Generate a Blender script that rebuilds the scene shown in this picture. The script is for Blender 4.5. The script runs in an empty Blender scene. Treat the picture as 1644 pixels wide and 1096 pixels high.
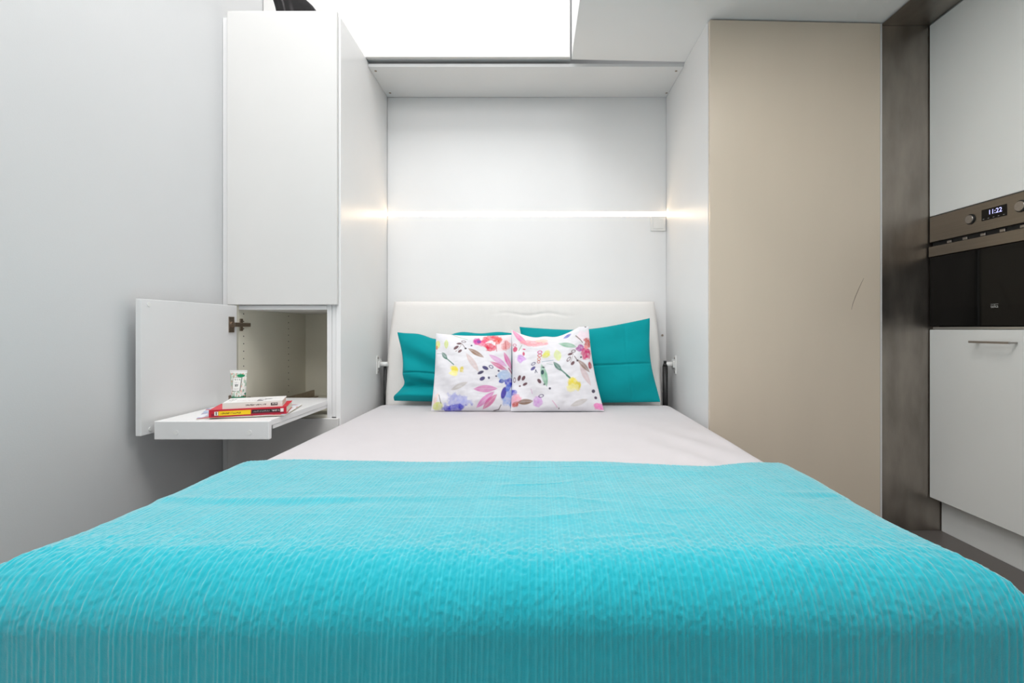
import bpy, bmesh, math, random
import numpy as np
from mathutils import Vector, Matrix

S = bpy.context.scene
COL = S.collection
F = 776.0                      # focal length in pixels of a 1644 px wide frame
VX, VY, EYE = 857.0, 528.0, 0.85

# ------------------------------------------------------------------ camera, light, exposure
cam = bpy.data.cameras.new('camera')
cam.sensor_fit = 'HORIZONTAL'
cam.sensor_width = 36.0
cam.lens = F / 1644 * 36.0
cam.shift_x = (822 - VX) / 1644
cam.shift_y = (VY - 548) / 1644
cam.clip_start = 0.02
camo = bpy.data.objects.new('camera', cam)
camo.location = (0, 0, EYE)
camo.rotation_euler = (math.pi / 2, 0, 0)
COL.objects.link(camo)
S.camera = camo

w = bpy.data.worlds.new('world')
S.world = w
w.use_nodes = True
w.node_tree.nodes['Background'].inputs[0].default_value = (0.80, 0.90, 1.0, 1)
w.node_tree.nodes['Background'].inputs[1].default_value = 0.3

def area(name, loc, rot, sx, sy, power, col):
    l = bpy.data.lights.new(name, 'AREA')
    l.shape = 'RECTANGLE'
    l.size, l.size_y = sx, sy
    l.energy = power
    l.color = col
    o = bpy.data.objects.new(name, l)
    o.location, o.rotation_euler = loc, rot
    COL.objects.link(o)
    return o
# daylight through the roof window over the open part of the room; two lights added behind the camera as fill
area('roof_window_light', (-0.50, 0.80, 3.52), (0, 0, 0), 1.1, 1.9, 53, (1.0, 0.992, 0.985))
area('rear_fill_light', (-0.60, -2.05, 1.35), (math.pi / 2, 0, 0), 1.2, 1.4, 4, (1.0, 0.992, 0.985))
area('high_rear_fill_light', (-0.50, -2.05, 2.90), (math.pi / 2, 0, 0), 1.4, 1.0, 25, (1.0, 0.992, 0.985))

S.view_settings.view_transform = 'Standard'
S.view_settings.look = 'None'
S.view_settings.gamma = 1
S.view_settings.use_curve_mapping = False
S.view_settings.exposure = 0.1

# ------------------------------------------------------------------ helpers
def P(px, py, Y):
    return Vector(((px - VX) / F * Y, Y, EYE - (py - VY) / F * Y))

def lin(c):
    out = []
    for v in c[:3]:
        v = v / 255.0
        out.append(v / 12.92 if v <= 0.04045 else ((v + 0.055) / 1.055) ** 2.4)
    return tuple(out) + (1.0,)

MATS = {}
def mat(name, rgb, rough=0.5, metal=0.0, spec=0.5, var=0.0, vscale=8.0, bump=0.0, bscale=60.0, stretch=(1, 1, 1),
        emit=None, estr=0.0, attr=None, sheen=0.0, coat=0.0, rvar=0.0):
    """procedural principled material: noise colour variation, noise bump, optional colour attribute"""
    m = bpy.data.materials.new(name)
    m.use_nodes = True
    nt = m.node_tree
    N, L = nt.nodes, nt.links
    b = N['Principled BSDF']
    b.inputs['Roughness'].default_value = rough
    b.inputs['Metallic'].default_value = metal
    b.inputs['Specular IOR Level'].default_value = spec
    b.inputs['Sheen Weight'].default_value = sheen
    b.inputs['Coat Weight'].default_value = coat
    c = lin(rgb)
    b.inputs['Base Color'].default_value = c
    tc = N.new('ShaderNodeTexCoord')
    mp = N.new('ShaderNodeMapping')
    mp.inputs['Scale'].default_value = stretch
    L.new(tc.outputs['Object'], mp.inputs['Vector'])
    src = None
    if attr:
        a = N.new('ShaderNodeAttribute')
        a.attribute_name = attr
        src = a.outputs['Color']
        L.new(src, b.inputs['Base Color'])
    if var > 0:
        n = N.new('ShaderNodeTexNoise')
        n.inputs['Scale'].default_value = vscale
        n.inputs['Detail'].default_value = 5
        L.new(mp.outputs['Vector'], n.inputs['Vector'])
        r = N.new('ShaderNodeMapRange')
        r.inputs['From Min'].default_value = 0.3
        r.inputs['From Max'].default_value = 0.7
        r.inputs['To Min'].default_value = 1 - var
        r.inputs['To Max'].default_value = 1 + var
        L.new(n.outputs['Fac'], r.inputs['Value'])
        mx = N.new('ShaderNodeVectorMath')
        mx.operation = 'SCALE'
        if src is None:
            mx.inputs[0].default_value = c[:3]
        else:
            L.new(src, mx.inputs[0])
        L.new(r.outputs['Result'], mx.inputs['Scale'])
        L.new(mx.outputs['Vector'], b.inputs['Base Color'])
        if rvar > 0:
            r2 = N.new('ShaderNodeMapRange')
            r2.inputs['From Min'].default_value = 0.3
            r2.inputs['From Max'].default_value = 0.7
            r2.inputs['To Min'].default_value = rough - rvar
            r2.inputs['To Max'].default_value = rough + rvar
            L.new(n.outputs['Fac'], r2.inputs['Value'])
            L.new(r2.outputs['Result'], b.inputs['Roughness'])
    if bump > 0:
        n2 = N.new('ShaderNodeTexNoise')
        n2.inputs['Scale'].default_value = bscale
        n2.inputs['Detail'].default_value = 4
        L.new(mp.outputs['Vector'], n2.inputs['Vector'])
        bp = N.new('ShaderNodeBump')
        bp.inputs['Strength'].default_value = bump
        bp.inputs['Distance'].default_value = 0.01
        L.new(n2.outputs['Fac'], bp.inputs['Height'])
        L.new(bp.outputs['Normal'], b.inputs['Normal'])
    if emit:
        b.inputs['Emission Color'].default_value = lin(emit)
        b.inputs['Emission Strength'].default_value = estr
    MATS[name] = m
    return m

WPOS = {}
def link(name, me, m, parent=None, center=None, smooth=None):
    """link a mesh whose vertices are in world space; origin moves to `center` (bbox centre by default)"""
    n = len(me.vertices)
    co = np.empty(n * 3, np.float32)
    me.vertices.foreach_get('co', co)
    co = co.reshape(-1, 3)
    c = Vector(((co.min(0) + co.max(0)) / 2).tolist()) if center is None else Vector(center)
    co -= np.array(c, np.float32)
    me.vertices.foreach_set('co', co.ravel())
    me.update()
    if smooth is not None:
        me.polygons.foreach_set('use_smooth', np.full(len(me.polygons), smooth, bool))
    o = bpy.data.objects.new(name, me)
    if m is not None and not me.materials:
        me.materials.append(m)
    COL.objects.link(o)
    if parent is not None:
        o.parent = parent
        o.location = c - WPOS[parent.name]
    else:
        o.location = c
    WPOS[o.name] = c
    return o

def tag(o, label, cat=None, group=None, kind=None):
    if label: o['label'] = label
    if cat: o['category'] = cat
    if group: o['group'] = group
    if kind: o['kind'] = kind
    return o

def thing(name, loc, label, cat, group=None, kind=None):
    o = bpy.data.objects.new(name, None)
    o.empty_display_size = 0.1
    o.location = loc
    COL.objects.link(o)
    WPOS[o.name] = Vector(loc)
    return tag(o, label, cat, group, kind)

def bm_box(bm, x0, x1, y0, y1, z0, z1, bevel=0.0, seg=2, M=None):
    r = bmesh.ops.create_cube(bm, size=1.0)
    vs = r['verts']
    for v in vs:
        v.co = Vector((x0 + (v.co.x + .5) * (x1 - x0), y0 + (v.co.y + .5) * (y1 - y0), z0 + (v.co.z + .5) * (z1 - z0)))
    if bevel > 0:
        es = list({e for v in vs for e in v.link_edges})
        rr = bmesh.ops.bevel(bm, geom=es, offset=bevel, segments=seg, profile=0.5, affect='EDGES')
        vs = list({v for v in rr['verts']} | {v for v in vs if v.is_valid})
    if M is not None:
        for v in vs: v.co = M @ v.co
    return vs

def bm_cyl(bm, a, b, r0, r1=None, seg=20, caps=True):
    a, b = Vector(a), Vector(b)
    r1 = r0 if r1 is None else r1
    d = b - a
    q = d.to_track_quat('Z', 'Y').to_matrix().to_4x4()
    M = Matrix.Translation((a + b) / 2) @ q
    return bmesh.ops.create_cone(bm, cap_ends=caps, segments=seg, radius1=r0, radius2=r1, depth=d.length, matrix=M)['verts']

def done(name, bm, m, parent=None, smooth=False, center=None):
    bmesh.ops.recalc_face_normals(bm, faces=bm.faces)
    me = bpy.data.meshes.new(name)
    bm.to_mesh(me)
    bm.free()
    return link(name, me, m, parent, center, smooth)

def box(name, x0, x1, y0, y1, z0, z1, m, parent=None, bevel=0.0015, seg=2, M=None):
    bm = bmesh.new()
    bm_box(bm, x0, x1, y0, y1, z0, z1, bevel, seg, M)
    return done(name, bm, m, parent)

def cyl(name, a, b, r, m, parent=None, r1=None, seg=20):
    bm = bmesh.new()
    bm_cyl(bm, a, b, r, r1, seg)
    o = done(name, bm, m, parent)
    for p in o.data.polygons:
        p.use_smooth = len(p.vertices) == 4
    return o

def grid_faces(n, m, off=0, flip=False):
    i, j = np.meshgrid(np.arange(n - 1), np.arange(m - 1), indexing='ij')
    a = off + i * m + j
    q = np.stack([a, a + m, a + m + 1, a + 1], -1).reshape(-1, 4)
    return q[:, ::-1] if flip else q

def np_mesh(name, V, Q, colors=None, cname='print'):
    """mesh from numpy vertices and quads"""
    me = bpy.data.meshes.new(name)
    me.vertices.add(len(V))
    me.vertices.foreach_set('co', np.ascontiguousarray(V, np.float32).ravel())
    nq = len(Q)
    me.loops.add(nq * 4)
    me.loops.foreach_set('vertex_index', np.ascontiguousarray(Q, np.int32).ravel())
    me.polygons.add(nq)
    me.polygons.foreach_set('loop_start', np.arange(0, nq * 4, 4, dtype=np.int32))
    me.polygons.foreach_set('loop_total', np.full(nq, 4, np.int32))
    me.update(calc_edges=True)
    me.validate()
    if colors is not None:
        ca = me.color_attributes.new(cname, 'FLOAT_COLOR', 'POINT')
        ca.data.foreach_set('color', np.ascontiguousarray(colors, np.float32).ravel())
    return me

def vnoise(x, y, seed=0):
    """smooth value noise on arrays, 0..1"""
    rs = np.random.RandomState(seed)
    T = rs.rand(64, 64)
    xi, yi = np.floor(x).astype(int), np.floor(y).astype(int)
    fx, fy = x - xi, y - yi
    fx, fy = fx * fx * (3 - 2 * fx), fy * fy * (3 - 2 * fy)
    g = lambda a, b: T[a % 64, b % 64]
    return (g(xi, yi) * (1 - fx) * (1 - fy) + g(xi + 1, yi) * fx * (1 - fy)
            + g(xi, yi + 1) * (1 - fx) * fy + g(xi + 1, yi + 1) * fx * fy)

def fbm(x, y, seed=0, oct=3):
    s, a, t = 0, 1.0, 0
    for k in range(oct):
        s = s + a * vnoise(x * 2 ** k, y * 2 ** k, seed + k)
        t += a
        a *= 0.5
    return s / t

# ------------------------------------------------------------------ materials
WHITE = mat('white_lacquer', (234, 234, 234), 0.34, var=0.012, vscale=3)
FRONTW = mat('white_door_front', (221, 220, 218), 0.34, var=0.012, vscale=3)
GLOSSW = mat('white_melamine', (240, 240, 240), 0.36, var=0.012, vscale=3)
EDGE = mat('white_edge_band', (238, 238, 238), 0.35)
INNER = mat('cream_melamine_inside', (236, 232, 216), 0.45, var=0.02, vscale=5)
WALLP = mat('wall_paint', (222, 223, 224), 0.42, var=0.015, vscale=2.5, bump=0.03, bscale=220)
CEILP = mat('ceiling_paint', (243, 243, 243), 0.7, var=0.01, vscale=2)
TAN = mat('beige_laminate', (226, 212, 193), 0.36, var=0.02, vscale=2.5, stretch=(2, 2, .6))
SCUFF = mat('scuff', (150, 132, 115), 0.5, var=0.15, vscale=120)
STEEL = mat('brushed_steel', (160, 152, 144), 0.38, metal=1.0, var=0.22, vscale=5, stretch=(2.5, 1, .8), rvar=0.08, bump=0.05, bscale=90)
OVENST = mat('oven_steel', (146, 138, 127), 0.36, metal=1.0, var=0.05, vscale=40, stretch=(1, .1, 6))
CHROME = mat('satin_nickel', (170, 165, 160), 0.28, metal=1.0, var=0.05, vscale=60)
HINGE = mat('hinge_metal', (165, 150, 136), 0.35, metal=1.0, var=0.1, vscale=90)
DARK = mat('dark_gap', (28, 27, 26), 0.7, var=0.1, vscale=30)
BLACKGL = mat('black_glass', (6, 6, 6), 0.07, spec=0.28, var=0.1, vscale=3)
BLACKPL = mat('black_plastic', (22, 22, 23), 0.42, var=0.1, vscale=40)
WPLAST = mat('white_plastic', (236, 236, 234), 0.35, var=0.01, vscale=20)
FLOORM = mat('dark_floor', (104, 98, 95), 0.42, var=0.10, vscale=6, bump=0.03, bscale=120, rvar=0.05)
SHEET = mat('sheet_cotton', (206, 202, 205), 0.85, sheen=0.15, var=0.012, vscale=12, bump=0.12, bscale=700)
LEATH = mat('white_leatherette', (232, 229, 226), 0.48, var=0.012, vscale=10, bump=0.10, bscale=320)
TEAL = mat('teal_cotton', (0, 150, 157), 0.8, spec=.15, sheen=0.05, var=0.05, vscale=9, bump=0.1, bscale=600)
PRINT = mat('printed_cotton', (240, 240, 240), 0.8, attr='print', bump=0.1, bscale=600, var=0.015, vscale=60)
PAPERP = mat('printed_paper', (240, 240, 240), 0.45, attr='print', var=0.01, vscale=60)
PAGES = mat('book_pages', (225, 216, 200), 0.85, var=0.08, vscale=40, stretch=(.2, .2, 30))
LED = mat('led_diffuser', (255, 240, 215), 0.4, emit=(255, 224, 186), estr=13.0, var=0.01, vscale=3)
ALU = mat('aluminium_profile', (200, 200, 198), 0.35, metal=1.0, var=0.03, vscale=30)
DIGIT = mat('display_digits', (200, 200, 255), 0.5, emit=(190, 190, 255), estr=1.2, var=0.01, vscale=30)
MARK = mat('pale_print', (170, 170, 168), 0.5, var=0.02, vscale=60)
BASEW = mat('bed_base_paint', (205, 203, 200), 0.5, var=0.02, vscale=10)
GREENC = mat('green_cap', (0, 120, 80), 0.35, var=0.03, vscale=50)

# ------------------------------------------------------------------ dimensions
YF, YB = 2.04, 2.69                     # cabinet fronts, niche back
XL = -1.314                             # left wall
NL, NR = -0.815, 0.738                  # niche sides
XR = 2.30
def zsoff(x): return 2.170 - 0.022 * x  # the low ceiling drops slightly to the right

# ------------------------------------------------------------------ setting
tag(box('floor', XL - .1, XR + .1, -2.2, 2.8, -0.08, 0.0, FLOORM, bevel=0), 'dark grey-brown smooth floor between the bed and the kitchen units', 'floor', kind='structure')
tag(box('wall_left', XL - .1, XL, -2.2, 2.8, 0.0, 3.60, WALLP, bevel=0), 'white painted wall behind the open cabinet door', 'wall', kind='structure')
tag(box('wall_back', XL, XR, 2.712, 2.8, 0.0, 3.60, WALLP, bevel=0), 'white painted wall behind the bed niche and cabinets', 'wall', kind='structure')
tag(box('wall_right', XR, XR + .1, -2.2, 2.8, 0.0, 3.60, WALLP, bevel=0), 'white wall behind the kitchen units', 'wall', kind='structure')
bm = bmesh.new()
bm_box(bm, XL, XR, -2.2, -2.1, 0, 0.65)
bm_box(bm, XL, XR, -2.2, -2.1, 2.05, 2.40)
bm_box(bm, XL, XR, -2.2, -2.1, 3.40, 3.60)
bm_box(bm, XL, -1.2, -2.2, -2.1, 0.65, 2.05)
bm_box(bm, 0.0, XR, -2.2, -2.1, 0.65, 2.05)
bm_box(bm, XL, -1.2, -2.2, -2.1, 2.40, 3.40)
bm_box(bm, 0.2, XR, -2.2, -2.1, 2.40, 3.40)
tag(done('wall_rear', bm, WALLP), 'white wall with two added windows facing the foot of the bed', 'wall', kind='structure')
GLASS = mat('window_glass', (235, 240, 240), 0.03, var=0.005, vscale=2)
GLASS.node_tree.nodes['Principled BSDF'].inputs['Transmission Weight'].default_value = 1.0
def window(name, x0, x1, z0, z1, label):
    t = thing(name, ((x0 + x1) / 2, -2.15, z0), label, 'window', kind='structure')
    xm, e = (x0 + x1) / 2, .06
    for (a, b, c, d) in ((x0, x1, z0, z0 + e), (x0, x1, z1 - e, z1), (x0, x0 + e, z0 + e, z1 - e), (x1 - e, x1, z0 + e, z1 - e), (xm - .03, xm + .03, z0 + e, z1 - e)):
        box('window_frame', a, b, -2.18, -2.12, c, d, WPLAST, t)
    for a, b in ((x0 + e, xm - .03), (xm + .03, x1 - e)):
        box('window_pane', a, b, -2.154, -2.148, z0 + e, z1 - e, GLASS, t, bevel=0)
window('fill_window_low', -1.2, 0.0, .65, 2.05, 'added tall fill-light window facing the foot of the bed')  # unseen window added to carry the low rear fill
window('fill_window_high', -1.2, 0.2, 2.40, 3.40, 'added high fill-light window above the tall one facing the bed')  # second unseen window, added for the high rear fill
# high ceiling with the roof window opening
bm = bmesh.new()
bm_box(bm, XL - .1, -1.10, -2.2, 2.8, 3.60, 3.68)
bm_box(bm, .10, XR + .1, -2.2, 2.8, 3.60, 3.68)
bm_box(bm, -1.10, .10, -2.2, -.60, 3.60, 3.68)
bm_box(bm, -1.10, .10, 2.10, 2.8, 3.60, 3.68)
tag(done('ceiling', bm, CEILP), 'high white ceiling over the bed with a roof window', 'ceiling', kind='structure')
win2 = thing('window_2', (-.5, .75, 3.60), 'roof window in the high ceiling above the bed', 'window', kind='structure')
for (a, b, c, d) in ((-1.10, .10, -.60, -.55), (-1.10, .10, 2.05, 2.10), (-1.10, -1.05, -.55, 2.05), (.05, .10, -.55, 2.05), (-1.05, .05, .73, .77)):
    box('window_frame', a, b, c, d, 3.60, 3.66, WPLAST, win2)
for a, b in ((-.55, .73), (.77, 2.05)):
    box('window_pane', -1.05, .05, a, b, 3.63, 3.64, GLASS, win2, bevel=0)
# low ceiling under the gallery: a box whose underside tilts a little
bm = bmesh.new()
vs = bm_box(bm, .184, XR, -2.1, 2.36, 2.10, 2.62)
for v in vs:
    if v.co.z < 2.3: v.co.z = zsoff(v.co.x)
tag(done('ceiling', bm, CEILP), 'low white ceiling panel meeting the beige wardrobe door', 'ceiling', kind='structure')

cl = thing('fill_lamp', (.75, 1.0, 2.13), 'added square fill lamp, out of view, under the low ceiling', 'lamp')  # unseen lamp added to brighten the beige door and kitchen fronts
z_ = zsoff(.75) - .007
box('fill_lamp_frame', .44, 1.06, .69, 1.31, z_ - .016, z_, WPLAST, cl, bevel=.003)
box('diffuser', .46, 1.04, .71, 1.29, z_ - .019, z_ - .0165, mat('fill_lamp_diffuser', (250, 245, 238), .5, emit=(255, 246, 234), estr=1.0, var=.005, vscale=4), cl, bevel=0)
area('fill_lamp_light', (.75, 1.0, z_ - .022), (0, 0, 0), .56, .56, 8.5, (1.0, 0.985, 0.965))

# ------------------------------------------------------------------ left tall cabinet
tc = thing('tall_cabinet', (-1.06, 2.36, 0), 'tall white cabinet with an open lower door and pulled-out shelf', 'cabinet')
box('side_panel', -1.264, -1.246, YF, YB, 0, 2.164, INNER, tc)
box('side_panel', -.873, -.853, YF, YB, 0, 2.164, WHITE, tc)
tag(box('filler_strip', XL + .001, -1.265, YF, YF + .02, 0, 2.164, WHITE, tc), None)
box('filler_strip', -.8525, -.8355, YF + .002, YF + .02, .478, 2.164, WHITE, tc)
box('cover_panel', -.835, NL, YF, YB, 0, 2.164, GLOSSW, tc)
box('back_panel', -1.246, -.873, 2.638, 2.646, 0, 2.164, INNER, tc, bevel=0)
box('top_panel', -1.246, -.873, YF, 2.638, 2.146, 2.164, WHITE, tc)
box('shelf_panel', -1.246, -.873, YF, 2.638, .9315, .950, WHITE, tc)
box('shelf_panel', -1.246, -.873, YF + .002, 2.638, .470, .488, INNER, tc)
box('upper_door', -1.283, -.823, 2.020, 2.038, .951, 2.180, FRONTW, tc, bevel=.003, seg=3)
box('lower_door', -1.283, -.820, 2.020, 2.038, .09, .476, FRONTW, tc, bevel=.003, seg=3)
# open door: hinge edge near the left side, swung out a little past square
ang = math.atan2(2.0 - 1.548, .0265)
th = math.radians(93.0)
hx, hy = -1.236, 2.012
MD = Matrix.Translation((hx, hy, 0)) @ Matrix.Rotation(-th, 4, 'Z')
dw = .462
od = box('open_door', 0, dw, -.019, 0, .506, .947, WHITE, tc, bevel=.0015, seg=2, M=MD)
# two cup hinges on the open door with their mounting plates on the cabinet side
for z in (.868, .548):
    bm = bmesh.new()
    bm_box(bm, .020, .052, 0, .004, z - .032, z + .032, .0008, 1, MD)
    bm_cyl(bm, MD @ Vector((.034, .004, z)), MD @ Vector((.034, .009, z)), .013, seg=16)
    bm_box(bm, .002, .034, .004, .016, z - .009, z + .009, .001, 1, MD)
    h = done('hinge', bm, HINGE, od)
    bm = bmesh.new()
    bm_box(bm, -1.246, -1.242, 2.046, 2.066, z - .026, z + .026, .0008, 1)
    bm_box(bm, -1.2425, -1.232, 2.022, 2.105, z - .008, z + .008, .001, 1)
    done('hinge_plate', bm, HINGE, tc)
# cover caps pressed into the door's inner face
for x, z in ((dw - .03, .93), (dw - .035, .522)):
    bm = bmesh.new()
    bm_cyl(bm, MD @ Vector((x, -.0005, z)), MD @ Vector((x, .0015, z)), .007, seg=16)
    done('cover_cap', bm, WPLAST, od)
# shelf pin holes (dark sockets in the side panel)
bm = bmesh.new()
for y in (2.075, 2.455):
    for k in range(13):
        z = .915 - k * .032
        bm_cyl(bm, (-1.2463, y, z), (-1.2452, y, z), .0026, seg=8)
tag(done('shelf_pin_holes', bm, DARK, tc), 'rows of small dark shelf pin holes', kind='stuff')
# pull-out shelf
TZ = .549
ts = box('pull_out_shelf', -1.238, -.872, 1.598, 2.12, TZ - .020, TZ, WHITE, tc)
box('shelf_lip', -1.242, -.866, 1.580, 1.598, .488, TZ, WHITE, ts, bevel=.003, seg=3)
for x in (-1.17, -.93):
    cyl('cover_cap', (x, 1.5805, .512), (x, 1.5790, .512), .008, WPLAST, ts)
for x0, x1 in ((-1.2385, -1.2265), (-.8845, -.8735)):
    box('shelf_runner', x0, x1, 1.62, 2.10, TZ - .033, TZ - .0202, WHITE, ts, bevel=.0008, seg=1)
# fixed runners standing on the compartment floor
bm = bmesh.new()
bm_box(bm, -1.178, -1.168, 2.13, 2.575, .488, .526, .0008, 1)
bm_box(bm, -1.168, -1.148, 2.13, 2.575, .488, .494, .0008, 1)
done('runner_rail', bm, HINGE, tc)

# ------------------------------------------------------------------ bed niche
ni = thing('bed_niche', ((NL + NR) / 2, 2.69, 0), 'white panelled bed niche with a top shelf', 'niche')
box('back_panel', NL + .0005, NR - .0005, YB, YB + .02, 0, 1.476, GLOSSW, ni)
box('back_panel', NL + .0005, NR - .0005, YB, YB + .02, 1.502, 2.139, GLOSSW, ni)
sh = box('top_shelf', NL + .0005, NR - .0005, 2.377, YB, 2.139, 2.155, WHITE, ni)
for px, py, Y in ((603, 113, 2.415), (626, 150, 2.64), (1087, 111, 2.415), (1075, 150, 2.64)):
    x = {603: -.79, 626: -.785, 1087: .711, 1075: .745 - .02}[px]
    bm = bmesh.new()
    bm_cyl(bm, (x, Y, 2.1394), (x, Y, 2.1375), .0062, seg=12)
    tag(done('screw', bm, HINGE, sh), None)
cyl('screw', (.715, YB + .001, .815), (.715, YB - .004, .815), .006, HINGE, ni)

# overhead cupboard above the niche
oc = thing('overhead_cupboard', (-.57, 2.35, 2.168), 'white overhead cupboard front above the niche shelf', 'cupboard')
box('body', XL + .002, .180, 2.362, 2.700, 2.172, 3.58, WHITE, oc)
box('door', XL + .003, .175, 2.342, 2.360, 2.167, 3.57, FRONTW, oc, bevel=.002)

# ------------------------------------------------------------------ wardrobe with the beige door
wd = thing('wardrobe', (1.10, 2.36, 0), 'full-height wardrobe with a plain beige door', 'wardrobe')
def sloped(name, x0, x1, y0, y1, z0, gap, m, parent):
    bm = bmesh.new()
    vs = bm_box(bm, x0, x1, y0, y1, z0, 2.0)
    for v in vs:
        if v.co.z > 1.5: v.co.z = zsoff(v.co.x) - gap
    return done(name, bm, m, parent)
sloped('side_panel', NR, NR + .018, 2.049, YB + .02, 0, .001, GLOSSW, wd)
dr = sloped('door', .740, 1.4545, 2.030, 2.0475, .03, .006, TAN, wd)
tag(dr, 'plain beige laminate door')
sloped('side_panel', 1.436, 1.4540, 2.049, YB + .02, 0, .002, WHITE, wd)
box('back_panel', .757, 1.435, 2.69, 2.70, 0, 2.12, WHITE, wd, bevel=0)
# scuff on the beige door: a thin curved rub mark lying on the laminate
pts = [(1387, 446), (1383, 454), (1378, 465), (1373, 477), (1369, 488), (1367, 497)]
V, Q = [], []
for i, (a, b) in enumerate(pts):
    p = P(a, b, 2.0297)
    wdt = .0002 + .0014 * math.sin(math.pi * (i + .5) / len(pts))
    V += [(p.x - wdt, p.y, p.z), (p.x + wdt, p.y, p.z)]
for i in range(len(pts) - 1):
    Q.append((2 * i, 2 * i + 1, 2 * i + 3, 2 * i + 2))
link('scuff_mark', np_mesh('scuff_mark', np.array(V), np.array(Q)), SCUFF, dr)
tag(sloped('trim_1', 1.4585, 1.4655, 2.034, 2.06, 0, .002, EDGE, None), 'thin white strip between beige door and steel post', 'trim', kind='structure')

# ------------------------------------------------------------------ steel frame round the kitchen units
sf = thing('steel_frame', (1.57, 2.05, 0), 'brushed steel post and header framing the kitchen units', 'steel frame')
box('post', 1.467, 1.760, 2.040, 2.060, 0, 2.130, STEEL, sf, bevel=.001)
box('header', 1.467, 1.668, -.60, 2.040, 2.1305, 2.1335, STEEL, sf, bevel=.0005)

# ------------------------------------------------------------------ kitchen unit and oven
KX = 1.667
KM = mat('kitchen_white', (240, 242, 240), 0.36, var=0.012, vscale=3)
K0, K1 = 1.440, 2.036
ku = thing('kitchen_cabinet', (1.98, 1.74, 1.319), 'white handleless kitchen cabinet above the oven', 'cabinet')
box('carcass', KX + .021, XR - .001, K0, K1, 1.3195, 2.128, KM, ku)
box('upper_door', KX, KX + .019, K0 + .002, K1, 1.322, 2.126, KM, ku, bevel=.002)
kb = thing('kitchen_cabinet', (1.98, 1.74, 0), 'white kitchen cabinet with a slim bar handle below the oven', 'cabinet')
box('carcass', KX + .021, XR - .001, K0, K1, .143, .858, KM, kb)
ld = box('lower_door', KX, KX + .019, K0 + .002, K1, .143, .847, KM, kb, bevel=.002)
box('metal_strip', KX + .004, KX + .020, K0 + .002, K1 - .012, .849, .858, ALU, kb)
box('plinth', 1.717, 1.733, K0, K1, 0, .1425, KM, kb)
bm = bmesh.new()
bm_box(bm, KX - .034, KX - .026, 1.663, 1.818, .798, .806, .0012, 2)
for y in (1.668, 1.809):
    bm_box(bm, KX - .028, KX, y - .004, y + .004, .799, .805, .0008, 1)
done('handle', bm, CHROME, ld)

tag(box('trim_2', KX + .002, XR - .001, 1.420, 1.438, 0, 2.128, KM), 'white full-height end panel beside the oven housing', 'trim', kind='structure')
ov = thing('oven', (1.95, 1.74, .86), 'built-in steel and black glass oven with a lit clock', 'oven')
O0, O1 = 1.444, 2.034
box('body', KX + .022, KX + .50, O0 + .02, O1 - .02, .8585, 1.316, DARK, ov, bevel=0)
cp = box('control_panel', KX - .001, KX + .021, O0, O1, 1.213, 1.318, OVENST, ov, bevel=.0012)
box('vent_slot', KX + .012, KX + .021, O0, O1, 1.194, 1.213, DARK, ov, bevel=0)
for y in (1.948, 1.877, 1.802, 1.727, 1.654, 1.58, 1.507):
    box('vent_tab', KX + .006, KX + .0125, y - .010, y + .010, 1.197, 1.207, CHROME, ov, bevel=.0008, seg=1)
box('door_rail', KX - .006, KX + .021, O0, O1, 1.151, 1.193, OVENST, ov, bevel=.0015)
dg = box('door_glass', KX + .000, KX + .021, O0, O1, .862, 1.150, BLACKGL, ov, bevel=.0012)
FRG = mat('glass_frame_print', (6, 6, 6), 0.12, var=0.05, vscale=3)
box('window_print', KX - .0006, KX + .0002, O0 + .10, O1 - .12, .935, 1.128, mat('oven_window', (11, 11, 10), 0.08, spec=.3, var=0.1, vscale=3), dg, bevel=0)
for py_, (y, z, r) in enumerate(((1.843, 1.268, .0185), (1.652, 1.270, .0195))):
    k = cyl('knob', (KX - .001, y, z), (KX - .009, y, z), r * .88, CHROME, ov, r1=r * .84, seg=32)
    cyl('knob_ring', (KX - .0011, y, z), (KX - .004, y, z), r * 1.06, BLACKPL, k, seg=32)
ds = box('display', KX - .0025, KX - .0008, 1.702, 1.797, 1.2505, 1.291, BLACKGL, cp, bevel=0)

def text_mesh(name, body, size, m, parent, X, Yc, Zc):
    cu = bpy.data.curves.new(name, 'FONT')
    cu.body = body
    cu.size = size
    cu.align_x, cu.align_y = 'CENTER', 'CENTER'
    cu.extrude = .0002
    to = bpy.data.objects.new(name, cu)
    COL.objects.link(to)
    bpy.context.view_layer.update()
    me = bpy.data.meshes.new_from_object(to.evaluated_get(bpy.context.evaluated_depsgraph_get()))
    bpy.data.objects.remove(to)
    for v in me.vertices:
        v.co = Vector((X - v.co.z, Yc - v.co.x, Zc + v.co.y))
    me.materials.clear()
    return link(name, me, m, parent)
text_mesh('digits', '11:22', .024, DIGIT, ds, KX - .0030, 1.744, 1.2755)
for k in range(5):
    y = 1.789 - k * .0195
    bm = bmesh.new()
    bm_box(bm, KX - .0030, KX - .0024, y - .0028, y + .0028, 1.2552, 1.2566)
    done('touch_mark', bm, MARK, ds)
text_mesh('logo', 'teka', .017, MARK, dg, KX - .0012, 1.748, .932)
box('logo_bar', KX - .0014, KX - .0008, 1.734, 1.762, .9393, .9405, MARK, dg, bevel=0)

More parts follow.
